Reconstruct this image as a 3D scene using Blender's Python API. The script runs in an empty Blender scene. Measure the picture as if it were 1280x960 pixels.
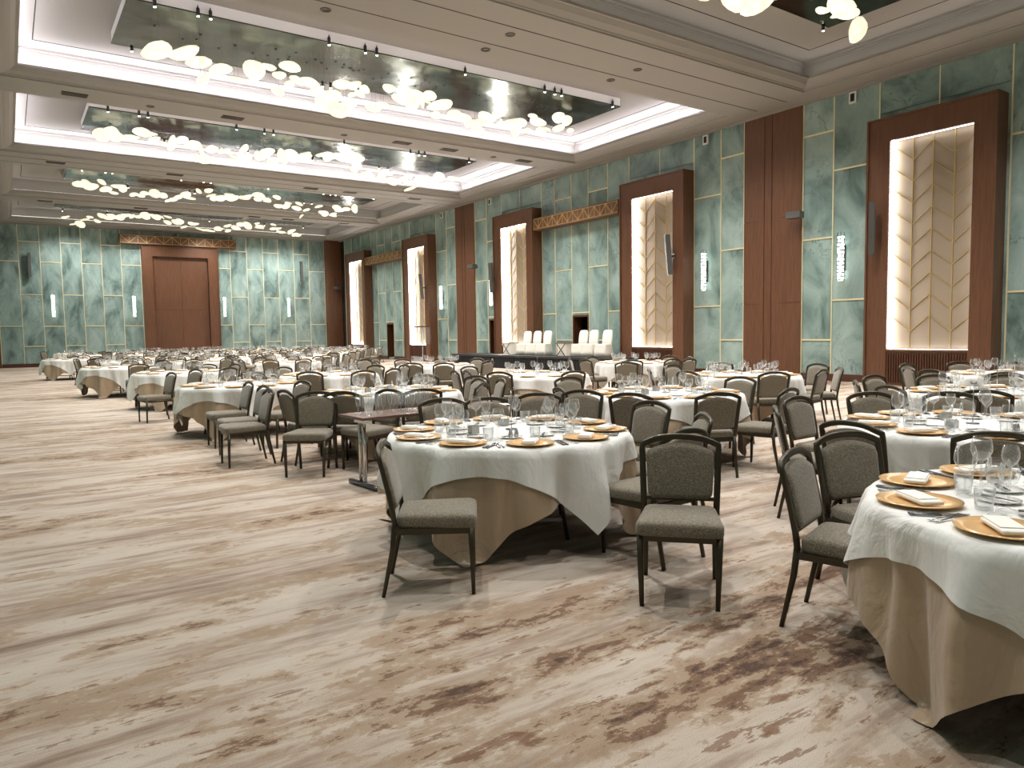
import bpy, bmesh, math, random
from mathutils import Vector, Matrix
PI = math.pi
sc = bpy.context.scene
COL = sc.collection
R_ = random.Random(7)
def rad(a): return a*PI/180

# ------------------------------------------------------------------ camera
F_PX = 910.12
cam_d = bpy.data.cameras.new('camera'); cam = bpy.data.objects.new('camera', cam_d); COL.objects.link(cam)
cam_d.sensor_fit = 'HORIZONTAL'; cam_d.sensor_width = 36.0; cam_d.lens = F_PX/1280*36; cam_d.clip_end = 200; cam_d.clip_start = .05
RM = ((0.8217048549819449, 0.05330482936339627, -0.5674149508654491),
      (-0.5696912357382061, 0.04903671396227595, -0.8203945981092622),
      (-0.015906829419358393, 0.9973735488022135, 0.0706610000460105))
M4 = Matrix([list(r)+[0] for r in RM]+[[0, 0, 0, 1]])
cam.matrix_world = Matrix.Translation((0, 0, 1.5)) @ M4
sc.camera = cam

# ------------------------------------------------------------------ room sizes
W, D, CZ, XL, YB = 18.99, 48.24, 7.87, -.66, -4.5

# ------------------------------------------------------------------ materials
def lin(c):
    return tuple(((v/255)/12.92 if v/255 <= .04045 else ((v/255+.055)/1.055)**2.4) for v in c)+(1,)
def mat(name, c, rough=.5, metal=0, emit=None, es=0, **kw):
    m = bpy.data.materials.new(name); m.use_nodes = True
    b = m.node_tree.nodes['Principled BSDF']
    b.inputs['Base Color'].default_value = lin(c); b.inputs['Roughness'].default_value = rough; b.inputs['Metallic'].default_value = metal
    if emit: b.inputs['Emission Color'].default_value = lin(emit); b.inputs['Emission Strength'].default_value = es
    for k, v in kw.items(): b.inputs[k].default_value = v
    return m
class NT:
    def __init__(s, m): s.t = m.node_tree; s.b = s.t.nodes['Principled BSDF']
    def n(s, typ, **kw):
        o = s.t.nodes.new(typ)
        for k, v in kw.items():
            if k in o.inputs.keys() if isinstance(k, str) else False: o.inputs[k].default_value = v
            else: setattr(o, k, v)
        return o
    def l(s, a, b): s.t.links.new(a, b)
    def coord(s, scale=(1, 1, 1), rot=(0, 0, 0), kind='Object'):
        c = s.n('ShaderNodeTexCoord'); m = s.n('ShaderNodeMapping')
        m.inputs['Scale'].default_value = scale; m.inputs['Rotation'].default_value = rot
        s.l(c.outputs[kind], m.inputs['Vector']); return m.outputs['Vector']
    def noise(s, vec, scale, detail=4, rough=.55, dist=0):
        o = s.n('ShaderNodeTexNoise'); o.inputs['Scale'].default_value = scale; o.inputs['Detail'].default_value = detail
        o.inputs['Roughness'].default_value = rough; o.inputs['Distortion'].default_value = dist
        if vec is not None: s.l(vec, o.inputs['Vector'])
        return o.outputs['Fac']
    def ramp(s, fac, stops, interp='LINEAR'):
        o = s.n('ShaderNodeValToRGB'); o.color_ramp.interpolation = interp
        e = o.color_ramp.elements
        while len(e) < len(stops): e.new(.5)
        for i, (p, c) in enumerate(stops):
            e[i].position = p; e[i].color = lin(c) if len(c) == 3 else c
        s.l(fac, o.inputs['Fac']); return o.outputs['Color']
    def mix(s, fac, a, b, mode='MIX'):
        o = s.n('ShaderNodeMix', data_type='RGBA', blend_type=mode)
        if isinstance(fac, (int, float)): o.inputs[0].default_value = fac
        else: s.l(fac, o.inputs[0])
        for i, v in ((6, a), (7, b)):
            if isinstance(v, tuple): o.inputs[i].default_value = v
            else: s.l(v, o.inputs[i])
        return o.outputs[2]
    def math(s, op, a, b=None):
        o = s.n('ShaderNodeMath', operation=op)
        for i, v in ((0, a), (1, b)):
            if v is None: continue
            if isinstance(v, (int, float)): o.inputs[i].default_value = v
            else: s.l(v, o.inputs[i])
        return o.outputs[0]
    def bump(s, h, strength, dist=.01):
        o = s.n('ShaderNodeBump'); o.inputs['Strength'].default_value = strength; o.inputs['Distance'].default_value = dist
        s.l(h, o.inputs['Height']); s.l(o.outputs['Normal'], s.b.inputs['Normal'])
K0, K1 = (0, 0, 0, 1), (1, 1, 1, 1)

_a = math.radians(-12); _px, _py = 2.9*.45, 1.9
PASS = (_px*math.cos(_a)-_py*math.sin(_a), _px*math.sin(_a)+_py*math.cos(_a), 0)
def m_carpet():
    m = mat('carpet', (200, 186, 168), .95); t = NT(m)
    t.b.inputs['Sheen Weight'].default_value = .1
    A = rad(-12)
    vl = t.coord((.13, 1.0, 1), (0, 0, A)); v1 = t.coord((.22, 1.0, 1), (0, 0, A)); v2 = t.coord((.34, 1.0, 1), (0, 0, A)); v3 = t.coord((.5, 1.0, 1), (0, 0, A))
    streak = t.noise(vl, 3.2, 9, .66, .15)          # long soft streaks
    streak2 = t.noise(vl, 9.0, 6, .7, .1)           # thin long lines
    region = t.noise(t.coord((.30, .8, 1), (0, 0, A)), .5, 3, .5, .2)            # where the dark passages are
    dst = t.n('ShaderNodeVectorMath', operation='DISTANCE'); t.l(t.coord((.45, 1, 1), (0, 0, A)), dst.inputs[0]); dst.inputs[1].default_value = PASS
    region = t.math('ADD', region, t.math('MULTIPLY', t.ramp(dst.outputs['Value'], [(0, K1), (1, K0)]), .17))
    region = t.math('SUBTRACT', region, .03)
    blot = t.noise(v2, 2.6, 9, .66, .35)
    frag = t.noise(v3, 13.0, 6, .75, .25)
    fib = t.noise(t.coord(), 240, 2, .6)
    s1 = t.math('ADD', t.math('MULTIPLY', streak, .6), t.math('MULTIPLY', streak2, .4))
    base = t.ramp(s1, [(.36, (116, 94, 79)), (.44, (157, 140, 125)), (.51, (185, 174, 162)), (.61, (196, 187, 176))])
    tan = t.math('ADD', t.math('MULTIPLY', blot, .5), t.math('ADD', t.math('MULTIPLY', region, .22), t.math('MULTIPLY', s1, .28)))
    tm = t.ramp(t.math('ADD', t.math('MULTIPLY', tan, .82), t.math('MULTIPLY', frag, .18)), [(.500, K0), (.512, K1)])
    ts = t.ramp(tan, [(.46, K0), (.58, K1)])
    c = t.mix(t.math('MULTIPLY', ts, .55), base, lin((160, 140, 116)))
    c = t.mix(t.math('MULTIPLY', tm, .62), c, lin((146, 122, 96)))
    dk = t.math('ADD', t.math('ADD', t.math('MULTIPLY', blot, .30), t.math('MULTIPLY', region, .22)), t.math('ADD', t.math('MULTIPLY', frag, .22), t.math('MULTIPLY', s1, .26)))
    c = t.mix(t.math('MULTIPLY', t.ramp(dk, [(.532, K0), (.539, K1)]), .85), c, lin((104, 76, 56)))
    c = t.mix(t.math('MULTIPLY', t.ramp(dk, [(.556, K0), (.564, K1)]), .85), c, lin((60, 41, 31)))
    lines = t.math('ADD', t.math('MULTIPLY', streak2, .55), t.math('ADD', t.math('MULTIPLY', frag, .25), t.math('MULTIPLY', region, .2)))
    c = t.mix(t.math('MULTIPLY', t.ramp(lines, [(.556, K0), (.568, K1)]), .75), c, lin((118, 88, 66)))
    c = t.mix(.25, c, t.ramp(fib, [(.3, (90, 80, 70)), (.7, (255, 250, 240))]), 'OVERLAY')
    t.l(c, t.b.inputs['Base Color'])
    t.bump(fib, .35, .004)
    return m
def m_marble():
    m = mat('green_marble', (120, 150, 140), .28); t = NT(m)
    g = t.n('ShaderNodeNewGeometry'); tc = t.n('ShaderNodeTexCoord')
    ad = t.n('ShaderNodeVectorMath', operation='ADD'); sc_ = t.n('ShaderNodeVectorMath', operation='SCALE')
    cmb = t.n('ShaderNodeCombineXYZ')
    for i in range(3): t.l(g.outputs['Random Per Island'], cmb.inputs[i])
    t.l(cmb.outputs[0], sc_.inputs[0]); sc_.inputs['Scale'].default_value = 37
    t.l(tc.outputs['Object'], ad.inputs[0]); t.l(sc_.outputs[0], ad.inputs[1])
    mp = t.n('ShaderNodeMapping'); mp.inputs['Rotation'].default_value = (rad(38), rad(-30), 0); mp.inputs['Scale'].default_value = (1, .6, .45)
    t.l(ad.outputs[0], mp.inputs['Vector'])
    a = t.noise(mp.outputs[0], 1.5, 6, .6, .6)
    b = t.noise(mp.outputs[0], 2.2, 5, .6, 1.2)
    c = t.ramp(a, [(.33, (88, 110, 106)), (.47, (132, 156, 150)), (.66, (166, 188, 182))])
    v = t.math('ABSOLUTE', t.math('SUBTRACT', b, .5))
    vein = t.ramp(v, [(.0, K1), (.022, K0)])
    msk = t.ramp(t.noise(mp.outputs[0], 1.1, 3), [(.48, K0), (.62, K1)])
    c = t.mix(t.math('MULTIPLY', t.math('MULTIPLY', vein, msk), .8), c, lin((84, 106, 106)))
    t.l(c, t.b.inputs['Base Color'])
    return m
def m_wood(name, c1, c2, rough=.42, horiz=False):
    m = mat(name, c1, rough); t = NT(m)
    v = t.coord((6, 6, .5) if not horiz else (.5, .5, 6))
    a = t.noise(v, 3.0, 8, .6, .3)
    t.l(t.ramp(a, [(.3, c2), (.7, c1)]), t.b.inputs['Base Color'])
    return m
def m_fabric():
    m = mat('chair_fabric', (124, 116, 99), .9); t = NT(m)
    t.b.inputs['Sheen Weight'].default_value = .3
    a = t.noise(t.coord((1, 1, 3)), 110, 3, .7); b = t.noise(t.coord((3, 3, 1)), 110, 3, .7)
    s = t.math('MULTIPLY', t.math('ADD', a, b), .5)
    t.l(t.ramp(s, [(.38, (68, 61, 50)), (.5, (112, 104, 88)), (.63, (168, 158, 139))]), t.b.inputs['Base Color'])
    t.bump(s, .3, .002)
    return m
def m_cloth(name, c1, rough=.65, sheen=.2, wr=.35):
    m = mat(name, c1, rough); t = NT(m); t.b.inputs['Sheen Weight'].default_value = sheen
    a = t.noise(t.coord((1, 1, .6)), 5.0, 4, .55, .8)
    t.bump(a, wr, .03)
    return m
def m_glass():
    m = bpy.data.materials.new('clear_glass'); m.use_nodes = True; nt = m.node_tree; nt.nodes.clear()
    o = nt.nodes.new('ShaderNodeOutputMaterial'); mx = nt.nodes.new('ShaderNodeMixShader')
    tr = nt.nodes.new('ShaderNodeBsdfTransparent'); gl = nt.nodes.new('ShaderNodeBsdfGlossy'); lw = nt.nodes.new('ShaderNodeLayerWeight')
    tr.inputs['Color'].default_value = (.96, .97, .97, 1); gl.inputs['Roughness'].default_value = .09
    lw.inputs['Blend'].default_value = .5
    mp = nt.nodes.new('ShaderNodeMapRange'); mp.inputs['To Min'].default_value = .09; mp.inputs['To Max'].default_value = .95
    pw = nt.nodes.new('ShaderNodeMath'); pw.operation = 'POWER'; pw.inputs[1].default_value = 2.2
    nt.links.new(lw.outputs['Facing'], pw.inputs[0]); nt.links.new(pw.outputs[0], mp.inputs['Value'])
    nt.links.new(mp.outputs[0], mx.inputs[0]); nt.links.new(tr.outputs[0], mx.inputs[1]); nt.links.new(gl.outputs[0], mx.inputs[2])
    df = nt.nodes.new('ShaderNodeBsdfTranslucent'); df.inputs['Color'].default_value = (1, 1, 1, 1); m2 = nt.nodes.new('ShaderNodeMixShader'); m2.inputs[0].default_value = .42  # white mixed in paints the bright glints that refracted lamps would give
    d2 = nt.nodes.new('ShaderNodeBsdfDiffuse'); d2.inputs['Color'].default_value = (1, 1, 1, 1); m3 = nt.nodes.new('ShaderNodeMixShader'); m3.inputs[0].default_value = .5
    nt.links.new(df.outputs[0], m3.inputs[1]); nt.links.new(d2.outputs[0], m3.inputs[2])
    nt.links.new(gl.outputs[0], m2.inputs[1]); nt.links.new(m3.outputs[0], m2.inputs[2]); nt.links.new(m2.outputs[0], mx.inputs[2])
    nt.links.new(mx.outputs[0], o.inputs['Surface'])
    return m
def m_petal():
    m = mat('lit_blown_glass', (240, 238, 220), .3, emit=(255, 250, 226), es=3.2); t = NT(m)
    a = t.noise(t.coord(kind='Object'), 7, 5, .6, 1.0)
    e = t.ramp(a, [(.35, (226, 214, 160)), (.5, (250, 244, 214)), (.7, (255, 253, 238))])
    t.l(e, t.b.inputs['Emission Color'])
    st = t.ramp(a, [(.3, (.6, .6, .6, 1)), (.6, (1, 1, 1, 1))])
    t.l(t.math('MULTIPLY', st, PETAL_E), t.b.inputs['Emission Strength'])
    return m
def m_mirror():
    m = mat('dark_mirror', (96, 104, 94), .19, 1.0); t = NT(m)
    a = t.noise(t.coord((.6, 1.0, 1)), 1.0, 1, .4, .3)
    t.bump(a, .30, .15)
    t.l(t.ramp(t.noise(t.coord(), .8, 3), [(.3, (52, 60, 51)), (.7, (92, 101, 89))]), t.b.inputs['Base Color'])
    return m
PETAL_E = .95
MT = dict(
    carpet=m_carpet(), marble=m_marble(), wood=m_wood('walnut_wood', (112, 74, 50), (88, 57, 38)), wood_d=m_wood('dark_walnut', (92, 56, 38), (70, 42, 28)),
    beamwood=m_wood('beam_wood', (120, 82, 56), (98, 66, 44), horiz=True), tabwood=m_wood('table_laminate', (112, 78, 64), (84, 56, 46), .3, True),
    ceil=mat('ceiling_paint', (154, 150, 144), .8), ceilw=mat('white_paint', (226, 222, 216), .7), groove=mat('shadow_gap', (40, 36, 32), .8),
    brass=mat('polished_brass', (244, 232, 192), .35, .3), gold=mat('gold_inlay', (206, 178, 120), .4, .5),
    fabric=m_fabric(), frame=mat('bronze_metal', (66, 60, 47), .36, .55), white=m_cloth('white_linen', (236, 236, 232), .7, .2, .8), tan=m_cloth('tan_satin', (180, 158, 132), .34, .3, .9),
    napkin=m_cloth('napkin_linen', (244, 242, 234), .8, .2, .3), charger=mat('amber_glass', (232, 188, 130), .25, .2), steel=mat('steel', (205, 205, 205), .18, 1.0),
    darksteel=mat('dark_steel', (110, 112, 116), .3, .9), black=mat('black_plastic', (26, 26, 27), .5), dgrey=mat('grey_metal', (92, 92, 90), .5, .2), plate=mat('porcelain', (238, 238, 234), .25),
    glass=m_glass(), petal=m_petal(), mirror=m_mirror(), chrome=mat('chrome', (210, 208, 204), .15, 1.0), pleat=mat('silk_panel', (162, 147, 128), .6),
    stagecloth=mat('black_stage_cloth', (16, 16, 17), .9), stagefloor=mat('stage_deck', (38, 38, 40), .6), void=mat('unlit_corridor', (58, 56, 62), .9),
    led=mat('led_white', (255, 255, 255), .5, emit=(250, 247, 255), es=1), ledn=mat('led_warm', (255, 255, 255), .5, emit=(255, 250, 244), es=1),
    sconce=mat('lit_sconce_glass', (255, 255, 250), .4, emit=(248, 255, 246), es=2.4), lamp=mat('lamp_face', (255, 255, 255), .4, emit=(255, 244, 225), es=30),
    vent=mat('vent_grey', (86, 80, 72), .6), coverw=m_cloth('chair_cover_white', (240, 236, 224), .8, .3, .4), red=mat('brown_lacquer', (80, 44, 34), .4), salt=mat('shaker_body', (190, 190, 186), .2, .6), acrylic=None)
MT['acrylic'] = MT['glass']

# ------------------------------------------------------------------ mesh helpers
class MB:
    def __init__(s): s.v = []; s.f = []; s.sm = []; s.mi = []
    def add(s, v, f, smooth=False, mi=0):
        o = len(s.v); s.v += [tuple(p) for p in v]; s.f += [tuple(i+o for i in q) for q in f]; s.sm += [smooth]*len(f); s.mi += [mi]*len(f); return s
    def box(s, x0, y0, z0, x1, y1, z1, mi=0):
        v = [(x0, y0, z0), (x1, y0, z0), (x1, y1, z0), (x0, y1, z0), (x0, y0, z1), (x1, y0, z1), (x1, y1, z1), (x0, y1, z1)]
        return s.add(v, [(0, 3, 2, 1), (4, 5, 6, 7), (0, 1, 5, 4), (1, 2, 6, 5), (2, 3, 7, 6), (3, 0, 4, 7)], mi=mi)
    def bar(s, a, b, w, h, up=(0, 0, 1), w2=None, h2=None, mi=0):
        a = Vector(a); b = Vector(b); d = (b-a).normalized(); u = Vector(up); x = d.cross(u)
        if x.length < 1e-4: x = d.cross(Vector((0, 1, 0)))
        x.normalize(); y = x.cross(d).normalized(); w2 = w2 or w; h2 = h2 or h
        v = []
        for p, ww, hh in ((a, w, h), (b, w2, h2)):
            v += [p-x*ww/2-y*hh/2, p+x*ww/2-y*hh/2, p+x*ww/2+y*hh/2, p-x*ww/2+y*hh/2]
        return s.add(v, [(0, 1, 2, 3), (7, 6, 5, 4), (0, 4, 5, 1), (1, 5, 6, 2), (2, 6, 7, 3), (3, 7, 4, 0)], mi=mi)
    def sweep(s, pts, w, h, up=(0, 1, 0), n=8, widths=None, smooth=True):
        """rounded section swept along pts; w across, h along up"""
        pts = [Vector(p) for p in pts]; rings = []; N = len(pts)
        for i, p in enumerate(pts):
            d = (pts[min(i+1, N-1)]-pts[max(i-1, 0)]).normalized(); x = d.cross(Vector(up))
            if x.length < 1e-4: x = Vector((1, 0, 0))
            x.normalize(); y = x.cross(d).normalized(); k = widths[i] if widths else 1
            r = []
            for j in range(n):
                a = 2*PI*(j+.5)/n; c, q = math.cos(a), math.sin(a)
                cx = math.copysign(abs(c)**.55, c); cy = math.copysign(abs(q)**.55, q)
                r.append(p+x*cx*w/2*k+y*cy*h/2*k)
            rings.append(r)
        v = [q for r in rings for q in r]; f = []
        for i in range(N-1):
            for j in range(n):
                f.append((i*n+j, i*n+(j+1) % n, (i+1)*n+(j+1) % n, (i+1)*n+j))
        f.append(tuple(range(n))[::-1]); f.append(tuple((N-1)*n+j for j in range(n)))
        return s.add(v, f, smooth)
    def lathe(s, prof, c=(0, 0, 0), n=16, smooth=True, mi=0, cap=True):
        v = []; f = []; m = len(prof)
        for r, z in prof:
            for j in range(n):
                a = 2*PI*j/n; v.append((c[0]+r*math.cos(a), c[1]+r*math.sin(a), c[2]+z))
        for i in range(m-1):
            for j in range(n): f.append((i*n+j, i*n+(j+1) % n, (i+1)*n+(j+1) % n, (i+1)*n+j))
        if cap:
            if prof[0][0] > 1e-5: f.append(tuple(range(n))[::-1])
            if prof[-1][0] > 1e-5: f.append(tuple((m-1)*n+j for j in range(n)))
        return s.add(v, f, smooth, mi)
    def loft(s, rings, smooth=True, capa=True, capb=True, closed=True):
        n = len(rings[0]); v = [p for r in rings for p in r]; f = []
        for i in range(len(rings)-1):
            for j in range(n if closed else n-1): f.append((i*n+j, i*n+(j+1) % n, (i+1)*n+(j+1) % n, (i+1)*n+j))
        if capa: f.append(tuple(range(n))[::-1])
        if capb: f.append(tuple((len(rings)-1)*n+j for j in range(n)))
        return s.add(v, f, smooth)
    def merge(s, o, M=None):
        v = [tuple(M @ Vector(p)) for p in o.v] if M else o.v
        k = len(s.v); s.v += list(v); s.f += [tuple(i+k for i in q) for q in o.f]; s.sm += o.sm; s.mi += o.mi; return s
    def mesh(s, name, *mats):
        me = bpy.data.meshes.new(name); me.from_pydata(s.v, [], s.f); me.update()
        me.polygons.foreach_set('use_smooth', s.sm); me.polygons.foreach_set('material_index', s.mi)
        for m in mats: me.materials.append(m)
        bm = bmesh.new(); bm.from_mesh(me); bmesh.ops.recalc_face_normals(bm, faces=bm.faces); bm.to_mesh(me); bm.free()
        return me
    def obj(s, name, m, parent=None, **kw):
        ms = m if isinstance(m, (list, tuple)) else (m,)
        return link(s.mesh(name, *ms), name, parent, **kw)
def link(me, name, parent=None, label=None, cat=None, group=None, kind=None, loc=None, rz=0):
    o = bpy.data.objects.new(name, me); COL.objects.link(o)
    if parent: o.parent = parent
    return tag(o, label, cat, group, kind, loc, rz)
def tag(o, label=None, cat=None, group=None, kind=None, loc=None, rz=0):
    if label: o['label'] = label
    if cat: o['category'] = cat
    if group: o['group'] = group
    if kind: o['kind'] = kind
    if loc: o.location = loc
    if rz: o.rotation_euler = (0, 0, rz)
    return o
def empty(name, loc, rz, label, cat, group=None):
    return link(None, name, None, label, cat, group, None, loc, rz)
def dup(root, loc, rz, label, group=None):
    r = root.copy(); COL.objects.link(r); r.location = loc; r.rotation_euler = (0, 0, rz); r['label'] = label
    if group: r['group'] = group
    for c in root.children:
        k = c.copy(); COL.objects.link(k); k.parent = r
        for g in c.children:
            d = g.copy(); COL.objects.link(d); d.parent = k
    return r
def struct(mb, name, m, parent=None):
    return mb.obj(name, m, parent, kind=None if parent else 'structure')

# ------------------------------------------------------------------ FLOOR / WALLS
mb = MB(); mb.box(XL, YB, -.1, W, D, 0); struct(mb, 'floor', MT['carpet'])

ROW_A = [1.15, 4.0, 6.9]; ROW_B = [2.25, 5.8]
# columns of the right wall (y range, row type); pilasters lie between
P1, P2, P3 = (12.64, 14.64), (30.41, 32.25), (47.9, D)
def bay_cols(o):   # one bay from pilaster at 14.64+o to 30.41+o
    return [(14.64+o, 15.55+o, 'A'), (15.55+o, 16.66+o, 'B'), (16.66+o, 18.2+o, 'N'), (18.2+o, 19.72+o, 'N'), (19.72+o, 20.88+o, 'B'), (20.88+o, 22.0+o, 'A'), (22.0+o, 23.04+o, 'D'), (23.04+o, 24.12+o, 'A'), (24.12+o, 25.02+o, 'B'), (25.02+o, 26.6+o, 'N'), (26.6+o, 28.08+o, 'N'), (28.08+o, 29.35+o, 'E'), (29.35+o, 30.41+o, 'A')]
cols = [c for c in bay_cols(-17.65) if c[0] > -3] + bay_cols(0) + [c for c in bay_cols(17.65) if c[1] < 47.95]
cols = [(YB if i == 0 else a, b, k) for i, (a, b, k) in enumerate(cols)]
# snap the first bay to the pilaster
cols = [(a, 12.64 if abs(b-12.76) < .02 else b, k) for a, b, k in cols]
wall = MB(); strips = MB(); SW = .022
NICHES = [(7.45, 10.47), (16.66, 19.7), (25.02, 28.06), (34.3, 37.3), (42.6, 45.65)]
doors = []
def wall_panel(y0, y1, z0, z1):
    wall.box(W, y0+.008, z0+.008, W+.25, y1-.008, z1-.008)
SY = set()
for a, b, k in cols:
    rows = {'A': ROW_A, 'B': ROW_B, 'N': [7.0], 'D': ROW_B, 'E': ROW_B}[k]
    if b < 12.7 and k in 'DE': k = 'B'
    if a < 0: rows = ROW_A
    zs = [.14]+rows+[CZ+.1]
    for i in range(len(zs)-1):
        z0, z1 = zs[i], zs[i+1]
        if z0 < .2 and k in 'DE' and a > 10:
            if a == 28.08 or k == 'E': da, db = a+.35, b-.12
            else: da, db = a+.04, b-.04
            fl = .55 if 18 < a < 30 else 0
            doors.append((da, db, fl, 2.15))
            wall_panel(a, da, z0, z1); wall_panel(db, b, z0, z1); wall.box(W, da, 2.15, W+.25, db, z1); continue
        wall_panel(a, b, z0, z1)
    if k != 'N':
        for z in rows: strips.box(W-.022, a+.012, z-SW, W+.02, b-.012, z+SW)
    if k == 'N':
        strips.box(W-.014, b-.014, 6.6, W+.02, b+.014, CZ)
    else:
        for y in (a, b):
            if round(y, 1) not in SY: SY.add(round(y, 1)); strips.box(W-.02, y-.016, .14, W+.02, y+.016, CZ)
wall.box(W+.05, YB, 0, W+.3, D, 0.14)
struct(wall, 'wall_right', MT['marble'])
strips.obj('trim_1', MT['brass'], kind='structure')
# backing so that the panel gaps are not open, except at the doorways
bk = MB(); ys = YB
for da, db, fl, dz in sorted(doors):
    bk.box(W+.12, ys, 0, W+.35, da, CZ+.2); bk.box(W+.12, da, dz, W+.35, db, CZ+.2)
    if fl: bk.box(W+.12, da, 0, W+.35, db, fl-.02)
    ys = db
bk.box(W+.12, ys, 0, W+.35, D+.3, CZ+.2)
struct(bk, 'wall_right_backing', MT['groove'])
for i, (da, db, fl, dz) in enumerate(sorted(doors)):
    m = MB(); m.box(W-.02, da-.03, fl, W+.4, da+.06, dz); m.box(W-.02, db-.06, fl, W+.4, db+.03, dz); m.box(W-.02, da+.06, dz-.07, W+.4, db-.06, dz)
    o = m.obj('door_%d' % (i+2), MT['wood_d'], kind='structure')
    m = MB(); m.box(W+.36, da-.6, fl-.05, W+1.8, da-.5, 2.6); m.box(W+.36, db+.5, fl-.05, W+1.8, db+.6, 2.6); m.box(W+1.7, da-.5, fl-.05, W+1.8, db+.5, 2.6)
    m.box(W+.36, da-.5, 2.5, W+1.7, db+.5, 2.6); m.box(W+.12, da-.5, fl-.05, W+1.7, db+.5, fl)
    m.obj('wall_corridor', MT['void'], kind='structure')
# baseboard along the right wall
mb = MB(); prev = YB
for a, b in [(P1[0], P1[1]), (P2[0], P2[1])] + NICHES + [(d[0], d[1]) for d in doors]: pass
cuts = sorted([P1, P2]+NICHES+[(d[0]-.03, d[1]+.03) for d in doors])
for a, b in cuts+[(D, D)]:
    if a > prev: mb.box(W-.03, prev, 0, W+.05, a, .2)
    prev = max(prev, b)
mb.obj('baseboard_right', MT['wood_d'], kind='structure')

# far wall
fcols = [(-.25-.41, -.25, 'A')]
xs = [-.25, .78, 1.77, 2.76, 3.75, 4.75, 5.75, 6.78]
far = MB(); fst = MB()
def far_panel(x0, x1, z0, z1): far.box(x0+.008, D, z0+.008, x1-.008, D+.25, z1-.008)
fc = [(xs[i], xs[i+1], 'BABABAB'[i]) for i in range(7)] + [(6.78, 8.9, 'N'), (8.9, 11.08, 'N')]
xs2 = [11.08, 11.87, 12.89, 13.9, 14.9, 15.91, 16.93, 18.0]
fc += [(xs2[i], xs2[i+1], 'BABABAB'[i]) for i in range(7)]
for a, b, k in fc:
    rows = {'A': ROW_A, 'B': ROW_B, 'N': [7.0]}[k]; zs = [.2]+rows+[CZ+.1]
    for i in range(len(zs)-1): far_panel(a, b, zs[i], zs[i+1])
    if k != 'N':
        for z in rows: fst.box(a+.015, D-.022, z-SW, b-.015, D+.02, z+SW)
        for x in (a, b)[:1 if b not in (6.78, 18.0) else 2]: fst.box(x-.016, D-.015, .2, x+.016, D+.02, CZ)
    else: fst.box(b-.016, D-.015, 7.05, b+.016, D+.02, CZ)
far.box(XL-.3, D+.12, 0, W+.3, D+.35, CZ+.2)
far.box(XL-.3, D+.01, 0, W+.3, D+.12, .19)
struct(far, 'wall_far', MT['marble']); fst.obj('trim_2', MT['brass'], kind='structure')
mb = MB(); mb.box(-.25, D-.03, 0, 6.78, D+.01, .2); mb.box(11.08, D-.03, 0, 18.0, D+.01, .2); mb.obj('baseboard_far', MT['wood_d'], kind='structure')
mb = MB(); mb.box(XL, D-.12, 0, -.27, D+.1, CZ); mb.obj('corner_column', MT['wood'], kind='structure')
mb = MB(); mb.box(18.02, D-.5, 0, W+.05, D+.1, CZ); mb.obj('corner_column', MT['wood'], kind='structure')
# left wall (beside the camera) and the wall behind it
lw = MB(); y = YB; i = 0
while y < D-.2:
    for z0, z1 in ((0.0, 2.25), (2.25, 5.8), (5.8, CZ+.1)) if i % 2 else ((0.0, 1.15), (1.15, 4.0), (4.0, 6.9), (6.9, CZ+.1)):
        lw.box(XL-.25, y+.008, z0+.008, XL, min(y+1.05, D)-.008, z1-.008)
    y += 1.05; i += 1
lw.box(XL-.35, YB, 0, XL-.02, D, CZ+.1)
struct(lw, 'wall_left', MT['marble'])
bw = MB(); x = XL; i = 0
while x < W-.2:
    for z0, z1 in ((0.0, 2.25), (2.25, 5.8), (5.8, CZ+.1)) if i % 2 else ((0.0, 1.15), (1.15, 4.0), (4.0, 6.9), (6.9, CZ+.1)):
        bw.box(x+.008, YB-.25, z0+.008, min(x+1.05, W)-.008, YB, z1-.008)
    x += 1.05; i += 1
bw.box(XL-.3, YB-.3, 0, W+.3, YB-.02, CZ+.1)
struct(bw, 'wall_back', MT['marble'])

# wooden pilasters with vertical flutes and panel joints
for (a, b) in (P1, P2):
    m = MB(); w = b-a
    u = [a, a+w*.36, a+w*.50, a+w*.565, a+w*.63, a+w*.70, b]   # board edges
    off = [.06, .045, .06, .045, .06, .045]
    for i in range(6):
        for z0, z1 in ((0, 2.24), (2.25, 4.74), (4.75, CZ)):
            if i in (1, 2, 3, 4): z0, z1 = z0-(.005 if z0 else 0), z1+.005
            m.box(W-off[i], u[i]+.006, z0, W+.1, u[i+1]-.006, z1)
    m.box(W-.02, a, 0, W+.1, b, CZ)
    m.obj('wood_column', MT['wood'], kind='structure')
    g = MB()
    for y in (a-.012, b+.012): g.box(W-.03, y-.016, .14, W+.02, y+.016, CZ)
    g.obj('trim_3', MT['brass'], kind='structure')

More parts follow.
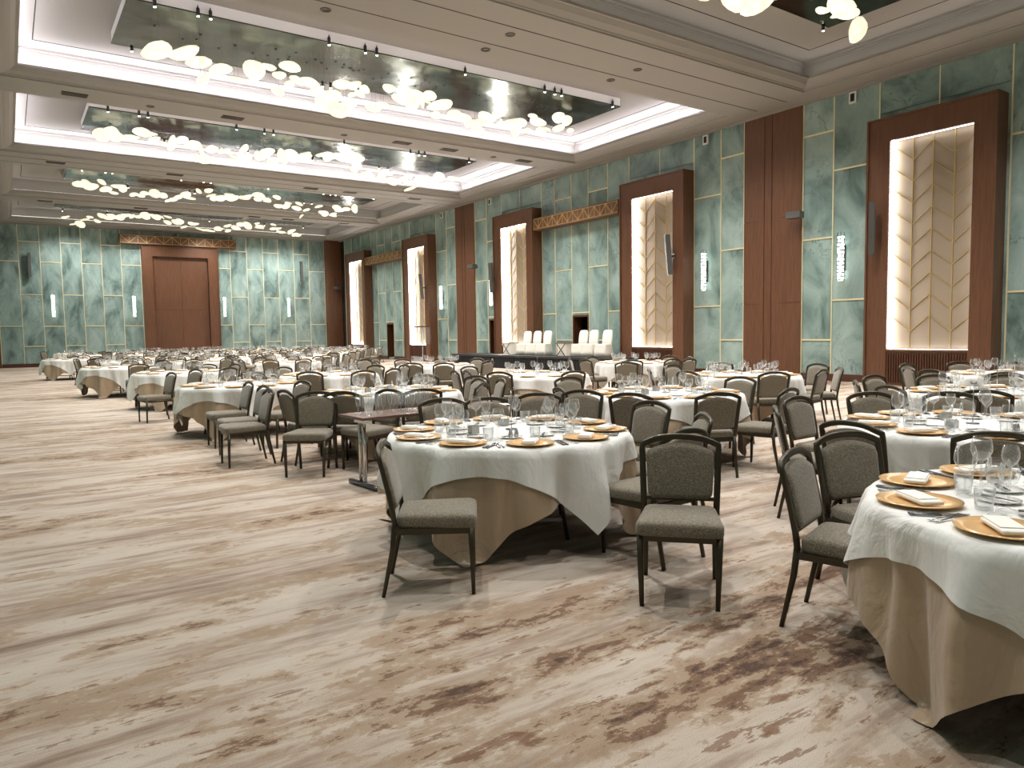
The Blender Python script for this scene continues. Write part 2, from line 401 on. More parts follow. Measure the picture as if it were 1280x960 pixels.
# ------------------------------------------------------------------ lit niches on the right wall
def niche(i, y0, y1, label, led):
    FX = W-.5; oy0, oy1, oz0, oz1 = y0+.50, y1-.58, .915, 6.15
    r = empty('wall_niche', (W, (y0+y1)/2, 0), 0, label, 'wall panel', 'tall wood niches along the marble wall')
    cy = (y0+y1)/2
    def L(m): m.v = [(p[0]-W, p[1]-cy, p[2]) for p in m.v]; return m
    m = MB(); T = 6.74
    m.box(FX, y0, 0, W-.005, oy0, T); m.box(FX, oy1, 0, W-.005, y1, T); m.box(FX, oy0, oz1, W-.005, oy1, T); m.box(FX+.03, oy0, 0, W-.005, oy1, oz0-.05)
    m.box(FX, oy0, oz0-.05, W-.005, oy1, oz0)
    rim = .05
    m.box(FX-.035, y0, 0, FX, y0+rim, T); m.box(FX-.035, y1-rim, 0, FX, y1, T); m.box(FX-.035, y0+rim, T-rim, FX, y1-rim, T)
    L(m).obj('surround', MT['wood'], r)
    m = MB(); n = 30
    for j in range(n):
        y = oy0+.03+(oy1-oy0-.06)*(j+.5)/n; m.box(FX-.012, y-.013, .08, FX+.03, y+.013, oz0-.1)
    L(m).obj('slatted_grille', MT['wood_d'], r)
    # back panel: four vertical leaves in two shallow folds
    PX = FX+.20; w = (oy1-oy0)/4; m = MB()
    ed = [oy1-w*j for j in range(5)]; dx = [0, .02, 0, .02, 0]
    for j in range(4):
        m.add([(PX+dx[j], ed[j], oz0), (PX+dx[j+1], ed[j+1], oz0), (PX+dx[j+1], ed[j+1], oz1), (PX+dx[j], ed[j], oz1)], [(0, 1, 2, 3)])
    L(m).obj('silk_panel', MT['pleat'], r)
    m = MB(); eps = .012
    for j in range(1, 4): m.bar((PX+dx[j]-eps, ed[j], oz0), (PX+dx[j]-eps, ed[j], oz1), .02, .02, (1, 0, 0))
    for j in range(4):
        z = oz0+.5+(.0 if j < 4 else 0)
        hi = (j % 2 == 0)
        k = 0
        while True:
            zl = oz0+.45+.53*k
            za, zb = (zl+.40, zl) if hi else (zl, zl+.40)
            if max(za, zb) > oz1-.02: break
            m.bar((PX+dx[j]-eps, ed[j], za), (PX+dx[j+1]-eps, ed[j+1], zb), .014, .016, (1, 0, 0)); k += 1
    L(m).obj('chevron_inlay', MT['gold'], r)
    # LED lines on the reveal of the opening and behind the middle rib
    lm = mat('niche_led_%d' % i, (255, 255, 255), .5, emit=(255, 252, 250), es=led)
    m = MB(); m.box(PX-.14, oy1-.012, oz0+.02, PX-.01, oy1-.002, oz1-.02); L(m).obj('led_strip', mat('niche_side_led_%d' % i, (255, 255, 255), .5, emit=(255, 250, 246), es=led*2.8), r); m = MB()
    m.box(PX-.10, oy0+.02, oz0+.002, PX-.05, oy1-.02, oz0+.010); m.box(PX-.10, oy0+.02, oz1-.010, PX-.05, oy1-.02, oz1-.002)
    m.box(PX-.07, oy0+.002, oz0+.02, PX-.04, oy0+.008, oz1-.02)
    L(m).obj('led_strip', lm, r)
NL = ['closest tall walnut niche with lit beige chevron panel, dark slatted grille below', 'tall walnut niche with lit chevron panel between truss beam and fluted pilaster',
      'tall walnut niche with glowing chevron panel behind covered chairs, truss beam attached', 'tall walnut niche with bright chevron panel beyond second fluted pilaster', 'small walnut niche with bright chevron panel next to the far wall corner']
for i, (a, b) in enumerate(NICHES): niche(i, a, b, NL[i], [6, 11, 26, 34, 34][i])

# truss style decorative beams
def truss(loc, rz, L, h, dep, label, n):
    r = empty('decorative_beam', loc, rz, label, 'wall beam', 'wood beams with gold zigzag')
    m = MB(); m.box(-L/2, -dep, 0, L/2, 0, h); m.box(-L/2-.01, -dep-.02, -.02, L/2+.01, 0, .02); m.box(-L/2-.01, -dep-.02, h-.02, L/2+.01, 0, h+.02)
    m.obj('beam', MT['beamwood'], r)
    m = MB(); y = -dep-.012; p = L/n
    for j in range(n):
        x0 = -L/2+p*j; x1 = x0+p
        a, b = (.04, h-.04) if j % 2 else (h-.04, .04)
        m.bar((x0, y, a), (x1, y, b), .022, .02, (0, 1, 0)); m.bar((x0, y, .02), (x0, y, h-.02), .018, .018, (0, 1, 0))
    for z in (.03, h-.03): m.bar((-L/2, y, z), (L/2, y, z), .018, .018, (0, 1, 0))
    m.obj('zigzag_inlay', MT['gold'], r)
truss((W-.02, 22.4, 5.78), rad(-90), 5.15, .46, .45, 'long wood truss beam with gold zigzag above the stage chairs', 16)
truss((W-.02, 39.95, 5.78), rad(-90), 5.2, .46, .45, 'distant wood beam joining two lit niches beyond second pilaster', 16)
truss((8.93, D-.02, 7.03), 0, 6.45, .5, .45, 'wood truss beam with gold zigzag above far doorway', 14)

# far doorway (closed wooden panel in a deep surround)
m = MB(); m.box(6.8, D-.35, 0, 7.38, D+.02, 6.98); m.box(10.48, D-.35, 0, 11.06, D+.02, 6.98); m.box(7.38, D-.35, 6.35, 10.48, D+.02, 6.98)
m.box(6.8, D-.39, 0, 6.86, D-.35, 6.98); m.box(11.0, D-.39, 0, 11.06, D-.35, 6.98); m.box(6.86, D-.39, 6.92, 11.0, D-.35, 6.98)
d1 = m.obj('door_1', MT['wood'], kind='structure')
m = MB()
for x0, x1 in ((7.4, 8.925), (8.935, 10.46)):
    for z0, z1 in ((0, 3.17), (3.18, 6.34)): m.box(x0, D-.12, z0, x1, D+.01, z1)
m.obj('door_panel', MT['wood'], d1)

# sconces
def sconce_mesh():
    r = empty('wall_sconce', (0, 0, 0), 0, 'x', 'wall lamp', 'tall white wall sconces')
    m = MB(); m.box(-.07, -.03, -.35, .07, 0, .35); m.obj('back_plate', MT['black'], r)
    m = MB(); m.lathe([(.075, -.62), (.085, -.6), (.085, .6), (.075, .62)], (0, -.12, 0), 12); m.obj('glass_tube', MT['sconce'], r)
    m = MB(); rr = random.Random(3)
    for k in range(13):
        z = -.6+k*.1; a0 = rr.uniform(0, 6.28); n = 8
        for j in range(n):
            if (j+k) % 3 == 2: continue
            a = a0+j*2*PI/n; b = a+2*PI/n*.98; q = .094
            m.bar((q*math.cos(a), -.12+q*math.sin(a), z), (q*math.cos(b), -.12+q*math.sin(b), z), .014, .03)
        for j in range(3):
            a = a0+j*2.1; m.bar((q*math.cos(a), -.12+q*math.sin(a), z), (q*math.cos(a), -.12+q*math.sin(a), z+.1), .012, .012)
    m.obj('metal_lattice', MT['dgrey'], r)
    return r
s0 = sconce_mesh()
SC = [((W-.01, 11.38), -90, 'white lattice sconce between closest pilaster and closest lit niche'), ((W-.01, 16.15), -90, 'white lattice sconce just beyond closest pilaster, beside second niche'),
      ((W-.01, 28.9), -90, 'white lattice sconce above small dark doorway before second pilaster'), ((W-.01, 33.7), -90, 'white lattice sconce just beyond the second pilaster'),
      ((W-.01, 46.3), -90, 'tiny white sconce at the far end of the niche wall'),
      ((2.25, D-.01), 0, 'far wall sconce with a dark middle, outermost from far doorway'), ((6.3, D-.01), 0, 'far wall sconce beside far doorway, on its aisle side'), ((11.4, D-.01), 0, 'far wall sconce beside far doorway, on its niche wall side'),
      ((15.45, D-.01), 0, 'far wall sconce nearer the niche wall corner')]
for i, (p, a, lb) in enumerate(SC):
    o = s0 if i == 0 else dup(s0, (0, 0, 0), 0, lb)
    o['label'] = lb; o.location = (p[0], p[1], 3.39); o.rotation_euler = (0, 0, rad(a))
# column loudspeakers
r = empty('column_speaker', (0, 0, 0), 0, 'x', 'loudspeaker', 'slim column loudspeakers')
m = MB(); m.box(-.075, -.16, -.66, .075, 0, .66); m.box(-.065, -.168, -.64, .065, -.16, .64); m.obj('cabinet', MT['dgrey'], r)
m = MB(); m.box(-.03, 0, -.1, .03, .12, -.04); m.box(-.05, .1, -.14, .05, .13, .02); m.obj('bracket', MT['black'], r)
SP = [((W-.70, 10.2, 4.0), -62, 'grey column speaker on the closest lit niche'), ((W-.70, 17.05, 4.0), -118, 'grey column speaker on niche beside truss beam end'), ((W-.70, 27.9, 4.0), -62, 'grey column speaker on niche behind left group of covered chairs'),
      ((W-.70, 34.6, 4.0), -118, 'grey column speaker on niche beyond second pilaster'), ((1.25, D-.16, 5.6), 0, 'grey column speaker on far wall, aisle side'), ((16.35, D-.16, 5.75), 0, 'grey column speaker on far wall, niche wall side')]
for i, (p, a, lb) in enumerate(SP):
    o = r if i == 0 else dup(r, (0, 0, 0), 0, lb)
    o['label'] = lb; o.location = p; o.rotation_euler = (rad(5 if i < 4 else 0), 0, rad(a))
# small boxes near the ceiling, black boxes on the pilasters
for y, lb in ((11.16, 'small white framed sensor high between closest pilaster and niche'), (16.16, 'small white framed sensor high beyond closest pilaster'), (29.0, 'small white framed sensor high before second pilaster'), (33.6, 'tiny white framed sensor high beyond second pilaster')):
    r = empty('ceiling_sensor', (W, y, 7.62), 0, lb, 'sensor', 'small sensors high on the niche wall')
    m = MB(); m.box(-.06, -.10, -.15, 0, .10, .15); m.obj('housing', MT['plate'], r)
    m = MB(); m.box(-.07, -.055, -.1, -.06, .055, .1); m.obj('lens', MT['black'], r)
for y, lb in ((12.7, 'black box camera mounted at edge of the closest fluted pilaster'), (30.2, 'black box camera mounted at edge of the second fluted pilaster'), (47.6, 'tiny black box camera at the far corner column')):
    r = empty('wall_camera', (W-.06, y, 4.70), rad(-80), lb, 'camera', 'black cameras on the pilasters')
    m = MB(); m.box(-.20, -.46, -.09, .20, -.16, .09); m.obj('housing', MT['dgrey'], r)
    m = MB(); m.box(-.04, -.16, -.04, .04, 0.02, .04); m.obj('bracket', MT['black'], r)

# ------------------------------------------------------------------ CEILING with five coffers
CX0, CX1 = .17, 18.16
COFF = [(4.95, 12.1), (14.64, 21.79), (23.04, 30.25), (32.29, 39.45), (40.7, 47.7)]
c = MB()
yp = YB
for a, b in COFF+[(D, D)]:
    c.add([(XL, yp, CZ), (W, yp, CZ), (W, a, CZ), (XL, a, CZ)], [(0, 1, 2, 3)])
    if b > a:
        c.add([(XL, a, CZ), (CX0, a, CZ), (CX0, b, CZ), (XL, b, CZ)], [(0, 1, 2, 3)])
        c.add([(CX1, a, CZ), (W, a, CZ), (W, b, CZ), (CX1, b, CZ)], [(0, 1, 2, 3)])
    yp = b
CT = 8.65
prof = [(0, CZ), (0, CZ+.035), (.05, CZ+.04), (.06, CZ+.06), (.14, CZ+.075), (.24, CZ+.11), (.31, CZ+.17), (.33, CZ+.19), (.40, CZ+.19), (.40, CZ+.25), (.0, CZ+.25), (-.05, CZ+.25), (-.05, CT-.12), (.0, CT-.12), (.0, CT-.06), (.06, CT-.06), (.06, CT)]
for a, b in COFF:
    rings = [[(CX0+d, a+d, z), (CX1-d, a+d, z), (CX1-d, b-d, z), (CX0+d, b-d, z)] for d, z in prof]
    v = [p for r_ in rings for p in r_]; f = []
    for i in range(len(rings)-1):
        for j in range(4): f.append((i*4+j, i*4+(j+1) % 4, (i+1)*4+(j+1) % 4, (i+1)*4+j))
    f.append(tuple((len(rings)-1)*4+j for j in range(4)))
    c.add(v, f)
me = bpy.data.meshes.new('ceiling'); me.from_pydata(c.v, [], c.f); me.update(); me.materials.append(MT['ceil'])
link(me, 'ceiling', kind='structure')
g = MB()
def frame_line(x0, y0, x1, y1, z, w=.012, h=.006):
    g.box(x0, y0-w, z-h, x1, y0+w, z+h); g.box(x0, y1-w, z-h, x1, y1+w, z+h); g.box(x0-w, y0, z-h, x0+w, y1, z+h); g.box(x1-w, y0, z-h, x1+w, y1, z+h)
for a, b in COFF: frame_line(CX0+.72, a+.62, CX1-.72, b-.62, CT)
for y in (12.85, 13.85, 31.0, 31.9): g.box(CX0, y-.012, CZ-.005, W-.5, y+.012, CZ+.01)
g.obj('trim_4', MT['groove'], kind='structure')
k = MB()   # cornice where ceiling meets the walls
for x in (W-.10,): k.box(x, YB, CZ-.07, W+.01, D, CZ+.01)
k.box(XL, D-.10, CZ-.07, W, D+.01, CZ+.01); k.obj('trim_5', MT['ceil'], kind='structure')

# cove light strips in the two lit coffers; faint fill strips added in the others
COVE_E = 44
for i in range(5):
    a, b = COFF[i]; z = CZ+.262; m = MB(); x0, x1 = CX0+.2, CX1-.2
    m.box(x0, b-.27, z, x1, b-.20, z+.012); m.box(x0, a+.20, z, x1, a+.27, z+.012); m.box(x0, a+.28, z, x0+.07, b-.28, z+.012); m.box(x1-.07, a+.28, z, x1, b-.28, z+.012)
    lit = i in (1, 2)
    m.obj('cove_light', mat('cove_led_%d' % i, (255, 255, 255), .5, emit=(246, 243, 255) if lit else (255, 246, 236), es=COVE_E if lit else 4.5), label=['faint cove light round the ceiling recess above the corner-cropped table', 'white cove light running round the big bright ceiling recess', 'white cove light running round the second bright ceiling recess', 'faint cove light round the unlit looking third recess', 'faint cove light round the last recess by the far wall'][i], cat='cove light', group='cove lights round the ceiling recesses')

# mirrored drop panels, chandeliers of glass petals, track heads
PX0, PX1, PYO0, PYO1, PZ = 2.39, 15.95, 16.95-14.64, 19.7-14.64, 8.4
ordn = ['closest', 'large', 'second large', 'dim third', 'dim last']
C1 = [(3.10, 7.93, .74), (3.68, 7.99, .72), (3.98, 7.84, .70), (4.46, 7.78, .6), (4.07, 7.46, .4), (4.83, 7.61, .4), (5.24, 7.91, .62), (5.6, 8.05, .4), (5.85, 7.9, .35), (6.13, 8.15, .6), (6.3, 7.85, .45), (6.57, 7.85, .62), (6.8, 7.7, .5), (5.8, 7.5, .35), (7.09, 7.56, .7), (6.95, 7.4, .45), (7.33, 7.30, .62), (7.55, 7.45, .4), (7.51, 7.97, .5), (7.8, 8.0, .45), (7.75, 7.75, .3), (7.96, 7.81, .4), (7.7, 7.5, .35), (8.1, 7.95, .3), (9.61, 8.1, .5), (9.58, 8.2, .35), (10.05, 8.1, .5), (8.35, 7.50, .5), (8.6, 7.62, .4), (9.1, 7.85, .5), (9.48, 7.81, .5), (9.8, 7.9, .4), (9.91, 7.94, .4), (10.26, 7.87, .65), (10.5, 7.95, .5), (10.2, 7.6, .4), (10.80, 7.71, .5), (11.13, 7.67, .5), (11.3, 7.55, .35), (11.67, 7.64, .6), (11.56, 7.37, .5), (11.9, 7.8, .55), (12.31, 7.92, .5), (12.5, 7.7, .5), (12.81, 7.78, .7), (12.95, 7.59, .6), (13.1, 7.8, .5), (13.3, 7.6, .4), (13.60, 8.09, .35), (13.78, 7.95, .55), (13.9, 7.7, .4), (14.09, 7.78, .4), (14.61, 7.88, .5), (15.07, 7.87, .3), (14.93, 8.17, .45), (14.6, 8.2, .5), (8.8, 8.1, .4), (6.1, 7.72, .3)]
def wave(seed, xs_, lo=7.65, hi=8.1, n=55):
    rr = random.Random(seed); out = []
    for i in range(n):
        x = xs_[0]+(xs_[1]-xs_[0])*((i+rr.uniform(-.3, .3))/(n-1))
        base = 7.92+.22*math.sin(x*.95+seed)-.12*math.cos(x*.4)
        out.append((x, max(7.35, min(8.12, base+rr.uniform(-.2, .2))), rr.uniform(.38, .68)))
    return out
PET = [[(10.12, 7.35, .7), (10.5, 7.6, .5), (10.97, 7.31, .75), (11.2, 7.6, .5), (11.49, 7.39, .75), (11.9, 7.7, .6), (12.3, 7.9, .5), (13.2, 8.0, .4), (13.53, 7.72, .35), (14.0, 8.05, .6), (14.22, 7.95, .65), (14.4, 7.85, .55), (14.1, 7.75, .4), (14.8, 7.62, .78)] + wave(2, (3.2, 9.8), n=22), C1, wave(11, (2.9, 15.4), n=58), wave(5, (2.9, 15.0), n=50), wave(8, (2.9, 15.2), n=46)]
def petal_mesh(seed):
    rr = random.Random(seed); m = MB(); n = 14; ph = rr.uniform(0, 6); rings = []
    asp = rr.uniform(.62, .85)
    for r_, z in ((.05, .11), (.25, .105), (.42, .065), (.5, 0), (.42, -.05), (.2, -.075), (.04, -.08)):
        ring = []
        for j in range(n):
            a = 2*PI*j/n; q = r_*(1+.07*math.sin(2*a+ph)+.05*math.sin(3*a+ph*2))*(1.10 if math.cos(a) > 0 else 1)
            ring.append((q*math.cos(a), q*math.sin(a)*asp, z+.10*q*math.sin(a*2+ph)*r_))
        rings.append(ring)
    m.loft(rings); return m.mesh('glass_petal', MT['petal'])
PM = [petal_mesh(s) for s in range(6)]
TX = [2.88, 3.72, 3.97, 6.61, 7.52, 7.82, 10.34, 12.98, 13.34, 13.59, 15.58]
tm_b = MB(); tm_b.lathe([(.032, -.11), (.036, -.10), (.036, .05), (.02, .08), (.012, .09), (.012, .12)], n=10)
tm_body = tm_b.mesh('lamp_body', MT['black'])
tl = MB(); tl.lathe([(.001, -.113), (.028, -.113), (.028, -.105)], n=10, cap=False); tm_lens = tl.mesh('lamp_lens', MT['lamp'])
for i, (a, b) in enumerate(COFF):
    y0, y1 = a+PYO0, a+PYO1; cy = (y0+y1)/2
    r = empty('ceiling_panel', ((PX0+PX1)/2, cy, PZ), 0, ['dark mirrored ceiling panel, only its corner visible, over closest petal chandelier', 'longest looking dark mirrored ceiling panel in the big bright recess', 'dark mirrored ceiling panel in the second bright recess', 'dark mirrored ceiling panel in the unlit recess after the bright ones', 'dark mirrored ceiling panel next to far wall'][i], 'ceiling panel', 'dark mirrored ceiling panels')
    hx = (PX1-PX0)/2; hy = (y1-y0)/2
    m = MB(); m.box(-hx, -hy, .012, hx, hy, CT-PZ); m.obj('drop_box', MT['ceilw'], r)
    m = MB(); m.box(-hx-.01, -hy-.01, -.012, hx+.01, hy+.01, .012); m.obj('mirror_sheet', MT['mirror'], r)
    ch = empty('petal_chandelier', ((PX0+PX1)/2, cy, PZ-.012), 0, ['closest chandelier of glowing glass petals, cut by the upper picture edge', 'chandelier of big glowing glass petals in the big bright recess', 'chandelier of glowing glass petals in the second bright recess', 'chandelier of small glowing petals in the unlit third recess', 'smallest looking chandelier of glowing petals right before the far wall'][i], 'chandelier', 'glass petal chandeliers')
    rr = random.Random(20+i); cab = MB()
    for j, (x, z, s) in enumerate(PET[i]):
        py = rr.uniform(-.35, .35) if i < 2 else rr.uniform(-.7, .7)
        o = link(PM[rr.randrange(6)], 'glass_petal', ch); lx = x-(PX0+PX1)/2; lz = z-(PZ-.012)
        if i < 2:   # keep the measured direction while moving in depth
            t_ = (cy+py)/cy; lx = x*t_-(PX0+PX1)/2; lz = min(-.22, 1.5+(z-1.5)*t_-(PZ-.012))
        o.location = (lx, py, lz); tl_ = rr.choice([.25, .35, .5, 1.2])
        if rr.random() < .68: o.rotation_euler = (-rr.uniform(.15, .85), rr.uniform(-.35, .35), rr.uniform(-1.0, .5))
        else: o.rotation_euler = (rr.uniform(-tl_, tl_), rr.uniform(-tl_, tl_)*.7, rr.uniform(0, 6.28))
        o.scale = (s*.9, s*.9, s*.9)
        for q in (-.1, .1):
            cab.bar((lx+q*s, py, lz), (lx+q*s, py, 0), .004, .004)
        cab.lathe([(.03, -.012), (.03, 0)], (lx, py, 0), 8)
    cab.obj('cable', MT['black'], ch, kind='stuff')
    for side, yy in ((0, y0-.06), (1, y1+.06)):
        for j, x in enumerate(TX if side == 0 else [2.82, 4.9, 7.5, 7.73, 10.2, 13.0, 13.4, 15.83]):
            if i == 0 and x < 9: continue
            t = empty('track_spotlight', (x, yy, PZ+.02), 0, 'small black spotlight %s along the %s edge of the %s mirrored panel' % (['first', 'second', 'third', 'fourth', 'fifth', 'sixth', 'seventh', 'eighth', 'ninth', 'tenth', 'eleventh'][j], 'camera side' if side == 0 else 'far side', ['cropped', 'longest', 'second', 'third', 'last'][i]), 'spotlight', 'black track spotlights')
            link(tm_body, 'lamp_body', t); link(tm_lens, 'lamp_lens', t)
m = MB()

# vents and recessed downlights in the beams
n_ = 0
vm = MB(); vm.box(-.30, -.15, -.02, .30, .15, 0); 
for j in range(9): vm.box(-.27, -.13+j*.03, -.028, .27, -.118+j*.03, -.02)
vme = vm.mesh('ceiling_vent', MT['vent'])
for yb, nm in ((22.42, 'beam between the two bright recesses'), (31.3, 'beam before the third recess'), (40.1, 'beam before the last recess')):
    for x, w_ in ((1.8, 'aisle end of'), (5.76, 'first third of'), (11.2, 'middle of'), (13.0, 'second third of'), (16.2, 'niche wall end of')):
        link(vme, 'ceiling_vent', None, 'grey air vent in the %s the %s' % (w_, nm), 'air vent', 'air vents in ceiling beams', loc=(x, yb, CZ))
dm = MB(); dm.lathe([(.11, 0), (.11, -.012), (.08, -.012), (.075, .02), (.001, .02)], n=16)
dme = dm.mesh('downlight', MT['vent'])
for x, y in [(5.49, 14.15), (9.22, 13.19), (9.23, 14.18), (13.05, 13.25), (13.0, 14.16), (5.5, 13.2), (3.6, 22.5), (9.2, 22.5), (14.9, 22.5)]:
    link(dme, 'downlight', None, 'round recessed downlight in %s beam, %.0f metres from the niche wall%s' % ('the broad' if y < 15 else 'the second', W-x, ', camera side' if y < 13.5 else ''), 'downlight', 'recessed downlights', loc=(x, y, CZ-.001))

# ------------------------------------------------------------------ LIGHTS (along panel edges and beams, not all at a modelled fixture)
def spot(x, y, z, e, size=2.0, blend=.9, r=.09, tgt=None, col=(1, .965, .93)):
    l = bpy.data.lights.new('spot', 'SPOT'); l.energy = e; l.spot_size = size; l.spot_blend = blend; l.shadow_soft_size = r; l.color = col
    o = bpy.data.objects.new('spot', l); COL.objects.link(o); o.location = (x, y, z)
    if tgt: o.rotation_euler = (Vector(tgt)-Vector((x, y, z))).to_track_quat('-Z', 'Y').to_euler()
SPE = 760
for i, (a, b) in enumerate(COFF):
    y0, y1 = a+PYO0-.06, a+PYO1+.06
    for x in (3.2, 6.61, 10.34, 13.4, 15.6):
        spot(x, y0, PZ-.22, SPE, tgt=(x*1.0, y0-2.2, 0))
        spot(x, y1, PZ-.22, SPE, tgt=(x*1.0, y1+2.2, 0))
for x in (1.5, 5.5, 9.2, 13.0, 16.5):
    for y in (13.3, 3.2, 0.0, 31.4, 22.5):
        spot(x, y, CZ-.03, 250 if y < 1 else 400, 2.3, r=.08)

# world: only a faint ambient
w = bpy.data.worlds.new('world'); sc.world = w; w.use_nodes = True
w.node_tree.nodes['Background'].inputs[0].default_value = (.9, .92, 1, 1); w.node_tree.nodes['Background'].inputs[1].default_value = .05

# ------------------------------------------------------------------ TABLES
CAMP = (0, 0)
TABLES = {'T1': (3.12, 4.57), 'T2': (3.65, 1.0), 'T3': (5.95, 2.5), 'T4': (9.0, 3.55), 'T5': (6.4, 6.07), 'T6': (9.8, 7.6), 'T7': (4.1, 8.75), 'T12': (7.65, 10.3), 'T13': (12.1, 12.4), 'T8': (3.0, 11.85),
          'T9': (3.04, 17.1), 'T10': (2.44, 21.8), 'T11': (1.95, 32.3), 'TA': (5.09, 13.56), 'TB': (8.35, 15.24), 'T14': (12.5, 4.7)}
PH = {'T1': 'front aisle table', 'T2': 'corner-cropped table', 'T3': 'table behind the corner-cropped one', 'T4': 'third table behind the picture corner', 'T5': 'table behind the front aisle table', 'T6': 'table before the closest pilaster',
      'T7': 'table behind the folding table', 'T12': 'table before the black stage', 'T13': 'table beneath the second lit niche', 'T8': 'second aisle table', 'T9': 'third aisle table', 'T10': 'fourth aisle table', 'T11': 'last aisle table',
      'TA': 'inner neighbour of second aisle table', 'TB': 'table level with the stage end', 'T14': 'table beneath the closest lit niche'}
PHASE = {'T1': 175, 'T2': 171, 'T3': 178}
def proj(p):
    d = Vector(p)-Vector((0, 0, 1.5)); c_ = M4.to_3x3().transposed() @ d
    return (640+F_PX*c_.x/-c_.z, 480-F_PX*c_.y/-c_.z)
rr = random.Random(31)
# the crowd of tables further back, staggered rows, left of the stage's sight line
row = 0; y = 15.0; fill = []
ORD = ['first', 'second', 'third', 'fourth', 'fifth', 'sixth', 'seventh', 'eighth', 'ninth', 'tenth', 'eleventh', 'twelfth', 'thirteenth']
while y < 46.5:
    x = 3.0+(row % 2)*1.75; n = 0
    while x < 16.3:
        px = x+rr.uniform(-.2, .2); py = y+rr.uniform(-.2, .2)
        u = proj((px, py, .75))[0]; du = F_PX*.9/math.hypot(px, py)
        if u+du < 508 and all(math.hypot(px-q[0], py-q[1]) > 2.75 for q in TABLES.values()) and all(math.hypot(px-q[0], py-q[1]) > 2.6 for q in fill):
            key = 'F%d_%d' % (row, n); fill.append((px, py)); TABLES[key] = (px, py)
            PH[key] = '%s table of the %s crowded row' % (ORD[n], ORD[row]); n += 1
        x += 3.5
    y += 3.05; row += 1
FILLK = [k for k in TABLES if k.startswith('F')]
def clock(c, p):
    ax = math.atan2(c[1], c[0]); a = math.atan2(p[1]-c[1], p[0]-c[0])-ax
    h = (-a/(2*PI)*24) % 24; h = round(h) % 24
    hh = (h//2) or 12; W_ = ['', 'one', 'two', 'three', 'four', 'five', 'six', 'seven', 'eight', 'nine', 'ten', 'eleven', 'twelve']
    return 'half past '+W_[hh] if h % 2 else W_[hh]+" o'clock"

def cloth_mesh(a, phi, z, R=.9, seed=0, name='tablecloth', m=None, nth=144, under=False, puddle=0.0, kf=10):
    """square cloth of half side a draped over a round table; phi: direction of one corner"""
    r0 = random.Random(seed); p1, p2, p3 = [r0.uniform(0, 6.28) for _ in range(3)]; v = []; f = []; hang = 14
    phi = phi-PI/4
    v.append((0, 0, z)); radii = [.45, .8, .97, 1.0]; nr = len(radii)+hang
    for k in range(nr):
        for j in range(nth):
            th = 2*PI*j/nth; ca, sa = math.cos(th-phi), math.sin(th-phi)
            mx = max(abs(ca), abs(sa)); d = a/mx; corner = (1-mx)/(1-.7071)
            d -= .03*corner*corner
            if k < len(radii): q = R*radii[k]; zz = z-(.003 if k == 3 else 0)
            else:
                s_ = (d-R)*(k-len(radii)+1)/hang
                th_f = math.sin(kf*th+p1+.6*math.sin(3*th))+.6*math.sin((kf*2-3)*th+p2)+.3*math.sin((kf*3+2)*th+p3)
                out = .008+.022*min(1, s_/.05)+.05*s_+.05*min(1, s_/.3)*th_f+.03*s_*math.sin(2*th+p3)
                if under:
                    free = max(0, s_-.3)
                    out = out-.016+.09*free*(math.sin(8*th+p2)+.45*math.sin(17*th+p1))+puddle*free*corner
                    drop = s_*.985
                else:
                    out += .06*max(0, s_-.2)*math.sin((kf+5)*th+p3)
                    drop = s_*.985
                drop -= .0*s_
                q = R+out; zz = z-drop
                if zz < .008:
                    q += (.008-zz)*.8; zz = .008+.006*(1+math.sin(9*th+k))
            v.append((q*math.cos(th), q*math.sin(th), zz))
    for j in range(nth): f.append((0, 1+j, 1+(j+1) % nth))
    for k in range(nr-1):
        for j in range(nth): f.append((1+k*nth+j, 1+(k+1)*nth+j, 1+(k+1)*nth+(j+1) % nth, 1+k*nth+(j+1) % nth))
    me = bpy.data.meshes.new(name); me.from_pydata(v, [], f); me.update(); me.polygons.foreach_set('use_smooth', [True]*len(f)); me.materials.append(m)
    return me
